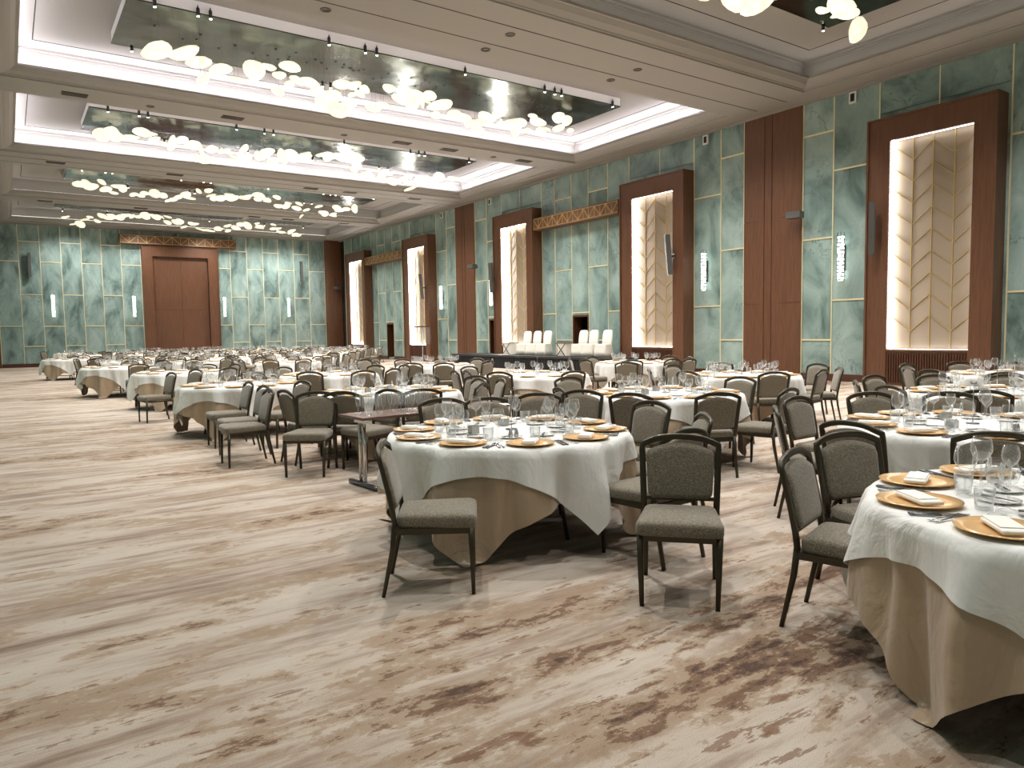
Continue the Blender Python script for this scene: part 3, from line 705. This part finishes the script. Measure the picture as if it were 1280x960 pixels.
# bare table under the cloths
tb = MB(); tb.lathe([(.001, .715), (.87, .715), (.885, .725), (.885, .738), (.87, .742), (.001, .742)], n=40, smooth=False); tb_top = tb.mesh('tabletop', MT['tabwood'])
def leg_me():
    m = MB(); m.sweep([(.36, -.42, .0), (.36, -.36, .36), (.36, -.34, .71)], .03, .03); m.sweep([(.36, .42, .0), (.36, .36, .36), (.36, .34, .71)], .03, .03); m.bar((.36, -.38, .15), (.36, .38, .15), .025, .025)
    return m.mesh('leg', MT['darksteel'])
tb_leg = leg_me()
far_set = [(cloth_mesh(1.08, rad(-90+o), .752, seed=s, nth=80, m=MT['white']), cloth_mesh(1.28, rad(-125-o), .747, seed=s, nth=80, m=MT['tan'], name='underlay', under=True)) for s, o in ((1, 3), (2, -4), (3, 0))]
for k, (x, y) in TABLES.items():
    ph = PH[k]; near = not k.startswith('F')
    r = empty('round_table', (x, y, 0), rad(rr.uniform(0, 90)), 'round folding table under two cloths, the %s' % ph, 'table', 'round banquet tables')
    link(tb_top, 'tabletop', r)
    if near:
        for s in (0, 1):
            o = link(tb_leg, 'leg', r); o.rotation_euler = (0, 0, PI*s)
    wa = -90+rr.uniform(-5, 5); ta = -125+rr.uniform(-7, 7)
    if k == 'T1': wa, ta = -90, -140
    if k == 'T2': wa, ta = 200, 158
    if k == 'T5': wa, ta = -97, -135
    if k == 'T3': wa, ta = -190, -150
    if near:
        sd = sum(map(ord, k))
        me1 = cloth_mesh(1.08, rad(wa), .752, seed=sd, m=MT['white'], nth=216)
        me2 = cloth_mesh(1.29 if k == 'T2' else 1.28, rad(ta), .747, seed=sd, m=MT['tan'], name='underlay', under=True, puddle=0, nth=216)
    else:
        me1, me2 = rr.choice(far_set)
    link(me2, 'underlay', None, 'tan satin undercloth hanging low under the white cloth, %s' % ph, 'tablecloth', 'tan undercloths', loc=(x, y, 0))
    link(me1, 'tablecloth', None, 'white square tablecloth draped over the %s' % ph, 'tablecloth', 'white square tablecloths', loc=(x, y, 0))

# ------------------------------------------------------------------ CHAIR
def outline(w0, w1, d, r=.05, n=5):   # rounded trapezoid, rear (y=-d/2) width w0, front width w1
    cs = [(-w0/2, -d/2), (w0/2, -d/2), (w1/2, d/2), (-w1/2, d/2)]; out = []
    for i, (cx_, cy_) in enumerate(cs):
        ix = cx_-math.copysign(r, cx_); iy = cy_-math.copysign(r, cy_); a0 = [PI, 1.5*PI, 0, .5*PI][i]
        for j in range(n): a = a0+(PI/2)*j/(n-1); out.append((ix+r*math.cos(a), iy+r*math.sin(a)))
    return out
def shrink(o, k):
    R2 = []
    for x, y in o:
        l = math.hypot(x, y) or 1; R2.append((x-x/l*k, y-y/l*k))
    return R2
def lean(z): return -.225-.085*max(0, (z-.42)/.42)**1.25
def chair_parts():
    P = {}
    m = MB(); o = outline(.41, .465, .46, .045)
    m.loft([[(x, y+.01, z) for x, y in shrink(o, k)] for k, z in ((.02, .392), (.004, .396), (0, .41), (0, .445), (.006, .458), (.022, .468), (.07, .476), (.14, .480))]); P['seat'] = (m.mesh('seat', MT['fabric']), None)
    # pad with arched top
    m = MB(); pts = []; hw = .188
    z0, zs, za = .50, .775, .822
    n = 14
    pts += [(-hw+.03, z0), (hw-.03, z0), (hw-.005, z0+.02), (hw, z0+.05), (hw+.01, zs-.03), (hw+.002, zs)]
    for j in range(1, n): u = 1-2*j/n; pts.append(((hw+.002)*u, zs+(za-zs)*(1-abs(u)**2.2)))
    pts += [(-hw-.002, zs), (-hw-.01, zs-.03), (-hw, z0+.05), (-hw+.005, z0+.02)]
    rings = []
    cz = .66
    for k, dy in ((.03, .026), (.008, .022), (0, .010), (0, -.012), (.008, -.022), (.03, -.026)):
        rings.append([((x*(1-k/.19)), lean(cz+(z-cz)*(1-k/.16))+dy, cz+(z-cz)*(1-k/.16)) for x, z in pts])
    m.loft(rings); P['backrest'] = (m.mesh('backrest', MT['fabric']), None)
    for s, nm in ((-1, 'l'), (1, 'r')):
        m = MB(); m.sweep([(s*.205, -.30, 0), (s*.203, -.275, .12), (s*.202, -.242, .28), (s*.202, -.228, .42)], .036, .030, widths=[.75, .82, .95, 1]); P['rear'+nm] = (m.mesh('leg', MT['frame']), 'leg')
        m = MB(); m.sweep([(s*.200, .215, 0), (s*.205, .212, .2), (s*.210, .205, .395)], .038, .034, widths=[.66, .86, 1]); P['front'+nm] = (m.mesh('leg', MT['frame']), 'leg')
    m = MB()
    for a, b in (((-.203, -.22, .378), (.203, -.22, .378)), ((-.212, .205, .378), (.212, .205, .378)), ((-.205, -.22, .378), (-.212, .205, .378)), ((.205, -.22, .378), (.212, .205, .378))): m.bar(a, b, .024, .034)
    P['seat_frame'] = (m.mesh('seat_frame', MT['frame']), None)
    m = MB(); pts = []
    for z in (.41, .50, .60, .70, .78, .81): pts.append((-.208-.016*(z-.41)/.4, lean(z), z))
    for j in range(1, 12):
        u = -1+2*j/12; pts.append((.222*u, lean(.84)-.006, .812+.048*(1-abs(u)**2.4)))
    for z in (.81, .78, .70, .60, .50, .41): pts.append((.208+.016*(z-.41)/.4, lean(z), z))
    m.sweep(pts, .038, .028, up=(0, 1, 0)); m.bar((-.2, lean(.5)+.0, .50), (.2, lean(.5)+.0, .50), .018, .02)
    P['back_frame'] = (m.mesh('back_frame', MT['frame']), None)
    return P
CP = chair_parts()
def chair_join():   # single mesh version for far chairs
    m = MB(); mats = [MT['fabric'], MT['frame']]
    for k, (me, _) in CP.items():
        mi = 0 if k in ('seat', 'backrest') else 1
        m.add([tuple(v.co) for v in me.vertices], [tuple(p.vertices) for p in me.polygons], True, mi)
    return m.mesh('banquet_chair', *mats)
CJ = chair_join()
CH = []
def chair(x, y, ang, tab, group, full=True, extra=''):
    """x,y: floor centre; ang: facing direction in degrees"""
    CH.append([x, y, ang, tab, group, full, extra])
def dsit(a, b): return math.hypot(a[0]-b[0], a[1]-b[1])
def onz(px, py, z):
    d = M4.to_3x3() @ Vector(((px-640)/F_PX, -(py-480)/F_PX, -1)); t = (z-1.5)/d.z
    return (t*d.x, t*d.y)
RAILS = [(54, 440), (95, 449), (114, 449), (173.5, 456), (214.5, 467, 190), (245, 463, 200), (311, 479, 180), (330, 484, 182), (336, 488.5, 178), (356, 490, 5), (379, 478, 190), (396, 492, -126), (428, 492), (387.5, 466), (487, 489, -165), (528, 488.5),
         (552, 501, 'T1'), (611, 499.5, 'T1'), (674, 494, 'T1'), (728, 490, -150), (699, 487), (710, 473), (603, 481), (595.6, 471.5), (585, 464.5), (627, 475), (638, 465), (715, 465), (426.6, 455), (454.7, 464.5), (439, 447), (455, 450), (470, 457.5), (469, 448),
         (492, 462), (503, 450), (506, 457), (554.7, 455), (531, 470), (568, 465), (586, 459), (595, 475), (783, 453.6), (788, 494), (898, 493.4), (815, 504.5), (880, 520), (857, 541, 95), (900.6, 454.4), (875.6, 464.5), (926, 473), (968, 466.7),
         (987, 488), (996.5, 498.7), (970, 511), (1023, 456), (1028, 463.6), (1049.7, 460.5), (1092, 471), (1070, 478), (1112, 484.7), (1087, 493), (1133, 456), (1164, 463.6), (1200, 453.4), (1266, 454), (1256.6, 467.5), (1189, 493), (1231.6, 490),
         (1000.6, 568, 'T2'), (1058, 545, 'T2'), (1062.6, 531, 'T3'), (1248, 545, 'T3'), (478, 556, -32), (850, 548, -138), (818, 446.6), (841, 449.7), (849, 447), (862, 449.7), (840, 457.5), (811.6, 462)]
for q in RAILS:
    p = onz(q[0], q[1], .848); ov = q[2] if len(q) > 2 else None
    nt = min(TABLES, key=lambda k: dsit(TABLES[k], p))
    if isinstance(ov, str): nt = ov; ov = None
    c_ = TABLES[nt]; ang = ov if ov is not None else math.degrees(math.atan2(c_[1]-p[1], c_[0]-p[0]))+R_.uniform(-5, 5)
    a = rad(ang); x, y = p[0]+.31*math.cos(a), p[1]+.31*math.sin(a)
    dd = dsit(c_, (x, y))
    if dd < .98 and ov is None:
        u = ((x-c_[0])/dd, (y-c_[1])/dd); x, y = c_[0]+u[0]*.98, c_[1]+u[1]*.98
    away = ov is not None
    chair(x, y, ang, nt, 'x', p[0]**2+p[1]**2 < 13**2, ', turned away' if away else '')
def crowd(k, n, dist, full):
    c_ = TABLES[k]; a0 = rr.uniform(0, 36)
    for j in range(n):
        a = rad(a0+j*360/n+rr.uniform(-6, 6)); d = dist+rr.uniform(-.05, .18)
        x, y = c_[0]+d*math.cos(a), c_[1]+d*math.sin(a)
        if any(dsit((x, y), (h[0], h[1])) < .56 for h in CH): continue
        if k in ('T9', 'T10', 'T11') and math.cos(a) < .2 and math.sin(a) < .75: continue
        if x < 2.35: continue
        if any(dsit((x, y), TABLES[t]) < .95 for t in TABLES): continue
        chair(x, y, math.degrees(a)+180+rr.uniform(-9, 9), k, 'x', full)
# unseen or hidden remaining seats of the named tables that show a little
for k in ('T4', 'T14', 'T13', 'TB', 'TA', 'T9', 'T10', 'T11'): crowd(k, 9, 1.08, False)
FILLK.sort(key=lambda k: dsit(TABLES[k], (0, 0)))
for k in FILLK: crowd(k, 9 if dsit(TABLES[k], (0, 0)) < 30 else 8, 1.06, False)
CH = [h for h in CH if proj((h[0], h[1], .6))[0] < 1330 and .2 < h[0] < 18.3][:300]
seen_l = {}
proto = None
for h in CH:
    x, y, ang, k, g_, full, ex = h
    lb = 'grey chair at %s of the %s%s' % (clock(TABLES[k], (x, y)), PH[k], ex)
    if len(lb.split()) > 16: lb = lb.replace('grey padded banquet chair', 'grey chair')
    if lb in seen_l: lb = lb.replace('grey', 'grey, set back,', 1)
    seen_l[lb] = 1
    grp = 'banquet chairs around round tables'
    if not full:
        link(CJ, 'banquet_chair', None, lb, 'chair', grp, loc=(x, y, 0), rz=rad(ang-90)); continue
    r = empty('banquet_chair', (x, y, 0), rad(ang-90), lb, 'chair', grp)
    for kk, (me, nm) in CP.items(): link(me, nm or kk, r)

# ------------------------------------------------------------------ TABLE SETTINGS
def gl_wine(h=.21, rb=.042, hb=.10):
    m = MB(); s = h-hb; m.lathe([(.034, 0), (.032, .004), (.006, .010), (.0045, .03), (.0045, s-.012), (.012, s), (rb*.75, s+hb*.16), (rb, s+hb*.42), (rb*.95, s+hb*.7), (rb*.76, h)], n=16, cap=False); return m.mesh('wine_glass', MT['glass'])
G_BIG = gl_wine(.225, .046, .115); G_MED = gl_wine(.195, .037, .095); G_FL = gl_wine(.20, .026, .12)
m = MB(); m.lathe([(.001, .004), (.03, .004), (.032, 0), (.036, .04), (.039, .09), (.0385, .09), (.0355, .04), (.030, .012), (.001, .012)], n=16, cap=False); G_TUM = m.mesh('water_glass', MT['glass'])
m = MB(); m.lathe([(.001, 0), (.10, 0), (.115, .006), (.163, .014), (.165, .017), (.115, .010), (.10, .005), (.001, .005)], n=36); CHG = m.mesh('charger_plate', MT['charger'])
def napkin_me():
    m = MB()
    o = outline(.21, .21, .095, .010, 3)
    m.loft([[(x, y, z) for x, y in shrink(o, k)] for k, z in ((.004, .0), (0, .003), (0, .010), (.004, .014), (.02, .016))])
    m.box(-.10, -.042, .015, .07, .04, .020); return m.mesh('folded_napkin', MT['napkin'])
NAP = napkin_me()
def knife_me(L=.225, nm='table_knife'):
    m = MB(); m.sweep([(0, -L/2, .004), (0, -L/2+.06, .004), (0, 0, .004)], .016, .007, up=(0, 0, 1)); m.add([(-.006, 0, .003), (.007, 0, .003), (.009, L*.4, .003), (.0, L/2, .003), (-.006, L*.4, .003), (-.006, 0, .005), (.007, 0, .005), (.009, L*.4, .005), (0, L/2, .005), (-.006, L*.4, .005)], [(0, 1, 2, 3, 4), (9, 8, 7, 6, 5), (0, 5, 6, 1), (1, 6, 7, 2), (2, 7, 8, 3), (3, 8, 9, 4), (4, 9, 5, 0)])
    return m.mesh(nm, MT['darksteel'])
KN = knife_me(); BKN = knife_me(.15, 'butter_knife')
def fork_me():
    m = MB(); m.sweep([(0, -.1, .004), (0, -.05, .004), (0, .02, .003), (0, .035, .004)], .012, .004, up=(0, 0, 1), widths=[1.2, .9, .5, .9]); m.box(-.011, .03, .003, .011, .05, .005)
    for i in range(4): m.box(-.011+i*.0062, .05, .003, -.0075+i*.0062, .095, .005)
    return m.mesh('dinner_fork', MT['steel'])
FK = fork_me()
m = MB(); m.lathe([(.001, 0), (.05, 0), (.08, .010), (.082, .012), (.05, .004), (.001, .004)], n=28); BPL = m.mesh('bread_plate', MT['plate'])
def stand_me():
    r = empty('table_number_stand', (0, 0, 0), 0, 'x', 'table sign holder', 'table number holders')
    m = MB(); m.lathe([(.045, 0), (.045, .006), (.008, .010), (.001, .010)], n=20); m.obj('base', MT['darksteel'], r)
    m = MB(); m.lathe([(.003, .008), (.003, .30)], n=8); m.obj('pole', MT['steel'], r)
    m = MB(); m.box(-.022, -.004, .30, .022, .004, .308); m.box(-.022, -.004, .308, -.016, .004, .32); m.box(.016, -.004, .308, .022, .004, .32); m.obj('clip', MT['steel'], r)
    return r
ST0 = stand_me()
m = MB(); m.lathe([(.016, 0), (.017, .03), (.012, .045), (.012, .055), (.001, .058)], n=12); SHK = m.mesh('salt_shaker', MT['salt'])
m = MB(); m.box(-.032, -.032, 0, .032, .032, .055); m.box(-.026, -.026, .055, .026, .026, .062); CUB = m.mesh('candle_holder', mat('smoked_grey_glass', (158, 158, 154), .2, .3))
TZ = .754
order = ['T1', 'T2', 'T3', 'T5', 'T7', 'T6', 'T4', 'T12', 'T8', 'T14', 'TA', 'T13', 'TB', 'T9', 'T10']
nglass = 0; ncharge = 0; cnt = {}
rest_glass = MB(); gsrc = {}
def me2mb(me, sub=1):
    q = MB(); q.add([tuple(v.co) for v in me.vertices], [tuple(p.vertices) for p in me.polygons], True); return q
lowg = MB(); lowg.lathe([(.030, 0), (.004, .008), (.004, .10), (.03, .125), (.040, .16), (.031, .21)], n=7, cap=False)
rest_plate = MB(); lowp = MB(); lowp.lathe([(.001, .004), (.12, .004), (.16, .014), (.165, .010), (.12, 0)], n=14); rest_nap = MB(); lown = MB(); lown.box(-.09, -.04, .012, .09, .04, .036)
used_wine = used_water = used_ch = used_nap = 0
for k in order + ['T11'] + FILLK:
    c_ = TABLES[k]; ph = PH[k]; a0 = PHASE.get(k, rr.uniform(0, 36)); dist = dsit(c_, (0, 0))
    dt = 2 if k in ('T1', 'T2', 'T3') else 1 if k in ('T5', 'T7', 'T4', 'T6') else 0
    for j in range(10):
        a = rad(a0+36*j); ca, sa = math.cos(a), math.sin(a); rot = a+PI/2+(rr.uniform(-.06, .06))
        def P(rad_, tang): return (c_[0]+ca*rad_-sa*tang, c_[1]+sa*rad_+ca*tang)
        if not -40 < proj((P(.7, 0)[0], P(.7, 0)[1], .76))[0] < 1380: continue
        ck = clock(c_, P(.73, 0)); at = 'at %s on the %s' % (ck, ph)
        x, y = P(.735, 0)
        if used_ch < 200 or dt: 
            link(CHG, 'charger_plate', None, 'amber charger plate %s' % at, 'charger plate', 'amber charger plates', loc=(x, y, TZ)); used_ch += 1
            link(NAP, 'folded_napkin', None, 'folded white napkin %s' % at, 'napkin', 'folded napkins on the chargers', loc=(x, y, TZ+.015 if dt else TZ+.015), rz=rot+(rr.choice([0, .5, -.4, 1.2]) if k != 'T2' else (-.7 if j == 0 else .2)))
        else:
            rest_plate.merge(lowp, Matrix.Translation((x, y, TZ))); rest_nap.merge(lown, Matrix.Translation((x, y, TZ)) @ Matrix.Rotation(rot, 4, 'Z'))
        gp = [(.50, .17, G_BIG, 'large'), (.43, .10, G_MED, 'smaller'), ]
        for gi, (gr, gt, gm, sz) in enumerate(gp):
            x, y = P(gr+rr.uniform(-.02, .02), gt+rr.uniform(-.02, .02))
            if used_wine < 290:
                link(gm, 'wine_glass', None, '%s wine glass %s' % (sz, at), 'wine glass', 'wine glasses on the round tables', loc=(x, y, TZ)); used_wine += 1
            else: rest_glass.merge(lowg, Matrix.Translation((x, y, TZ)))
        if dist < 16:
            x, y = P(.52, .085); link(G_TUM, 'water_glass', None, 'short water glass %s' % at, 'water glass', 'water glasses on the round tables', loc=(x, y, TZ)); used_water += 1
        if dt:
            for tt, me, nm, lb in ((.20, KN, 'table_knife', 'outer steel knife'), (-.20, FK, 'dinner_fork', 'outer steel fork')) + (((.225, KN, 'table_knife', 'inner steel knife'), (-.225, FK, 'dinner_fork', 'inner steel fork')) if dt == 2 else ()):
                x, y = P(.73+rr.uniform(-.01, .01), -tt if nm == 'dinner_fork' else -tt); x, y = P(.73, tt*1.0)
                link(me, nm, None, '%s %s' % (lb, at), nm.replace('_', ' '), nm.replace('_', ' ')+'s on the round tables', loc=(x, y, TZ+.001), rz=a+PI/2+rr.uniform(-.08, .08))
            x, y = P(.40, -.06)
            link(BPL, 'bread_plate', None, 'small white bread plate %s' % at, 'bread plate', 'bread plates', loc=(x, y, TZ))
            if dt == 2: link(BKN, 'butter_knife', None, 'butter knife on plate %s' % at, 'butter knife', 'butter knives', loc=(x, y, TZ+.012), rz=a+.6)
    if dist < 17:
        o = ST0 if k == 'T1' else dup(ST0, (0, 0, 0), 0, 'x')
        q = (c_[0]+.05, c_[1]+.03); o.location = (q[0], q[1], TZ); o['label'] = 'slim metal table number holder standing on the %s' % ph; o.rotation_euler = (0, 0, -.6)
        for s, (dx_, dy_) in enumerate(((-.30, .02), (.13, .26))):
            if dist < 12: link(CUB, 'candle_holder', None, 'grey cube candle holder %s the number stand, %s' % (['beside', 'beyond'][s], ph), 'candle holder', 'grey cube candle holders', loc=(c_[0]+dx_, c_[1]+dy_, TZ))
            if dist < 8: link(SHK, 'salt_shaker', None, '%s of the metal shakers on the %s' % (['nearer' if False else 'aisle side one', 'other one'][s], ph), 'shaker', 'metal shakers', loc=(c_[0]-.22+.05*s, c_[1]-.35, TZ))
if rest_glass.v: rest_glass.obj('wine_glass', MT['glass'], label='many tiny wine glasses on the furthest tables', cat='wine glass', kind='stuff')
if rest_plate.v: rest_plate.obj('charger_plate', MT['charger'], label='many tiny amber chargers on the furthest tables', cat='charger plate', kind='stuff')
if rest_nap.v: rest_nap.obj('folded_napkin', MT['napkin'], label='many tiny folded napkins on the furthest tables', cat='napkin', kind='stuff')

# ------------------------------------------------------------------ folding service table with flutes
FT = (3.60, 6.74); FA = rad(4); FZ = .715
r = empty('folding_table', (FT[0], FT[1], 0), FA, 'narrow brown folding table on chrome legs carrying rows of glasses', 'table')
m = MB(); m.box(-.9, -.265, FZ-.025, .9, .265, FZ); m.obj('tabletop', MT['tabwood'], r)
for s in (-1, 1):
    m = MB()
    for dy in (-.045, .045): m.sweep([(s*.78, dy, .05), (s*.78, dy, .4), (s*.78, dy, FZ-.025)], .032, .032)
    m.bar((s*.78, -.1, FZ-.05), (s*.78, .1, FZ-.05), .06, .05); m.sweep([(s*.78, -.06, .12), (s*.78, .06, .12)], .03, .03)
    lg = m.obj('leg', MT['chrome'], r)
    m = MB(); m.sweep([(s*.78, -.28, .025), (s*.78, 0, .03), (s*.78, .28, .025)], .05, .045, up=(0, 0, 1)); m.obj('foot', MT['darksteel'], lg)
def ft(u, v): return (FT[0]+u*math.cos(FA)-v*math.sin(FA), FT[1]+u*math.sin(FA)+v*math.cos(FA))
n1 = 0
for blk, (u0, v0, nu, nv) in enumerate(((-.80, -.12, 4, 3), (-.42, -.16, 6, 4))):
    for i in range(nu):
        for j in range(nv):
            x, y = ft(u0+i*.066+rr.uniform(-.008, .008), v0+j*.075+rr.uniform(-.008, .008))
            link(G_FL, 'champagne_flute', None, 'slim glass in the %s cluster on folding table, row %s, place %s' % (['small end', 'large middle'][blk], ORD[j], ORD[i]), 'champagne flute', 'glasses on the folding table', loc=(x, y, FZ))

# ------------------------------------------------------------------ STAGE
r = empty('stage', (0, 0, 0), 0, 'low black stage platform along the niche wall', 'stage')
m = MB(); m.box(17.05, 18.7, .47, W-.56, 29.6, .55); m.obj('platform', MT['stagefloor'], r)
m = MB(); n = 220; v = []; f = []
pts = [(18.4, 18.74)]
for j in range(n+1): pts.append((17.08+.02*math.sin(j*1.9), 18.74+(29.56-18.74)*j/n))
pts.append((18.4, 29.56))
for p in pts: v += [(p[0], p[1], .005), (p[0], p[1], .47)]
for j in range(len(pts)-1): f.append((2*j, 2*j+2, 2*j+3, 2*j+1))
m.add(v, f, True); m.obj('skirt', MT['stagecloth'], r)
def cover_chair():
    r = empty('covered_chair', (0, 0, 0), 0, 'x', 'chair', 'chairs in white covers on the stage')
    m = MB(); o = outline(.46, .50, .48, .06); rings = []
    for z, k, fl in ((.012, -.05, 1), (.2, -.02, .7), (.42, 0, .2), (.455, 0, 0), (.475, .02, 0), (.48, .08, 0)):
        q = []
        for i, (x, y) in enumerate(shrink(o, k)):
            w_ = 1+.035*fl*math.sin(i*2.4); q.append((x*w_, y*w_, z))
        rings.append(q)
    m.loft(rings); m.obj('seat_cover', MT['coverw'], r)
    m = MB(); rings = []
    for z, hw, t, dy in ((.44, .225, .05, -.20), (.6, .222, .045, -.215), (.8, .215, .04, -.24), (.92, .20, .035, -.258), (.975, .16, .028, -.265), (.995, .09, .018, -.268)):
        rings.append([(x, y+dy, z) for x, y in outline(hw*2, hw*2, t*2, t*.8, 4)])
    m.loft(rings); m.obj('back_cover', MT['coverw'], r)
    return r
cc = cover_chair(); first = True
for grp, ys_, xx in (('beside the open doorway', (21.35, 20.75, 20.0), 17.95), ('before the glowing niche', (25.0, 24.3, 23.6), 17.95)):
    for j, y in enumerate(ys_):
        lb = 'white covered chair on stage %s, %s from its X-legged table' % (grp, ORD[j])
        o = cc if first else dup(cc, (0, 0, 0), 0, lb); first = False
        o['label'] = lb; o.location = (xx, y, .55); o.rotation_euler = (0, 0, rad(90+12))
for y, lb in ((22.0, 'small X-legged table with white cloth beside the doorway chairs on stage'), (25.75, 'small X-legged table with white cloth beside the niche chairs on stage')):
    r = empty('side_table', (17.75, y, .55), rad(95), lb, 'table', 'X-legged side tables on the stage')
    m = MB(); m.box(-.3, -.22, .50, .3, .22, .52); m.obj('tabletop', MT['red'], r)
    for s in (-1, 1):
        m = MB(); m.bar((-.24, s*.24, .0), (.24, s*.24, .5), .025, .02, (0, 1, 0)); m.bar((.24, s*.24, 0), (-.24, s*.24, .5), .025, .02, (0, 1, 0)); m.obj('leg', MT['red'], r)
    m = MB(); o = outline(.5, .5, .4, .03); m.loft([[(x*(1+.04*math.sin(i*2.1)), y_, z) for i, (x, y_) in enumerate(o)] for z in (.02, .25, .5)], capa=False, capb=False); m.obj('cloth_skirt', MT['coverw'], r)

# acrylic sign on a thin stand among the tables
sx, sy = onz(541, 452, .0) if False else (10.3, 19.6)
r = empty('sign_stand', (sx, sy, 0), rad(-35), 'thin metal sign stand with clear board rising above the far tables', 'sign stand')
m = MB(); m.lathe([(.16, 0), (.16, .015), (.012, .02), (.012, 1.74), (.001, 1.745)], n=16); m.obj('pole', MT['darksteel'], r)
m = MB(); m.box(-.25, -.012, 1.70, .25, .012, 1.735); m.box(-.25, -.01, 1.2, -.235, .01, 1.70); m.box(.235, -.01, 1.2, .25, .01, 1.70); m.obj('sign_frame', MT['red'], r)
m = MB(); m.box(-.235, -.004, 1.2, .235, .004, 1.70); m.obj('clear_board', MT['acrylic'], r)

# ------------------------------------------------------------------ render look
vs = sc.view_settings; vs.view_transform = 'Standard'; vs.look = 'None'; vs.gamma = 1; vs.exposure = 0.22
try: vs.use_curve_mapping = False
except Exception: pass
cy = sc.cycles
cy.use_denoising = True; cy.max_bounces = 8; cy.diffuse_bounces = 4; cy.glossy_bounces = 3; cy.transmission_bounces = 4; cy.transparent_max_bounces = 24
cy.caustics_reflective = False; cy.caustics_refractive = False; cy.sample_clamp_indirect = 6; cy.sample_clamp_direct = 0
cy.use_light_tree = True
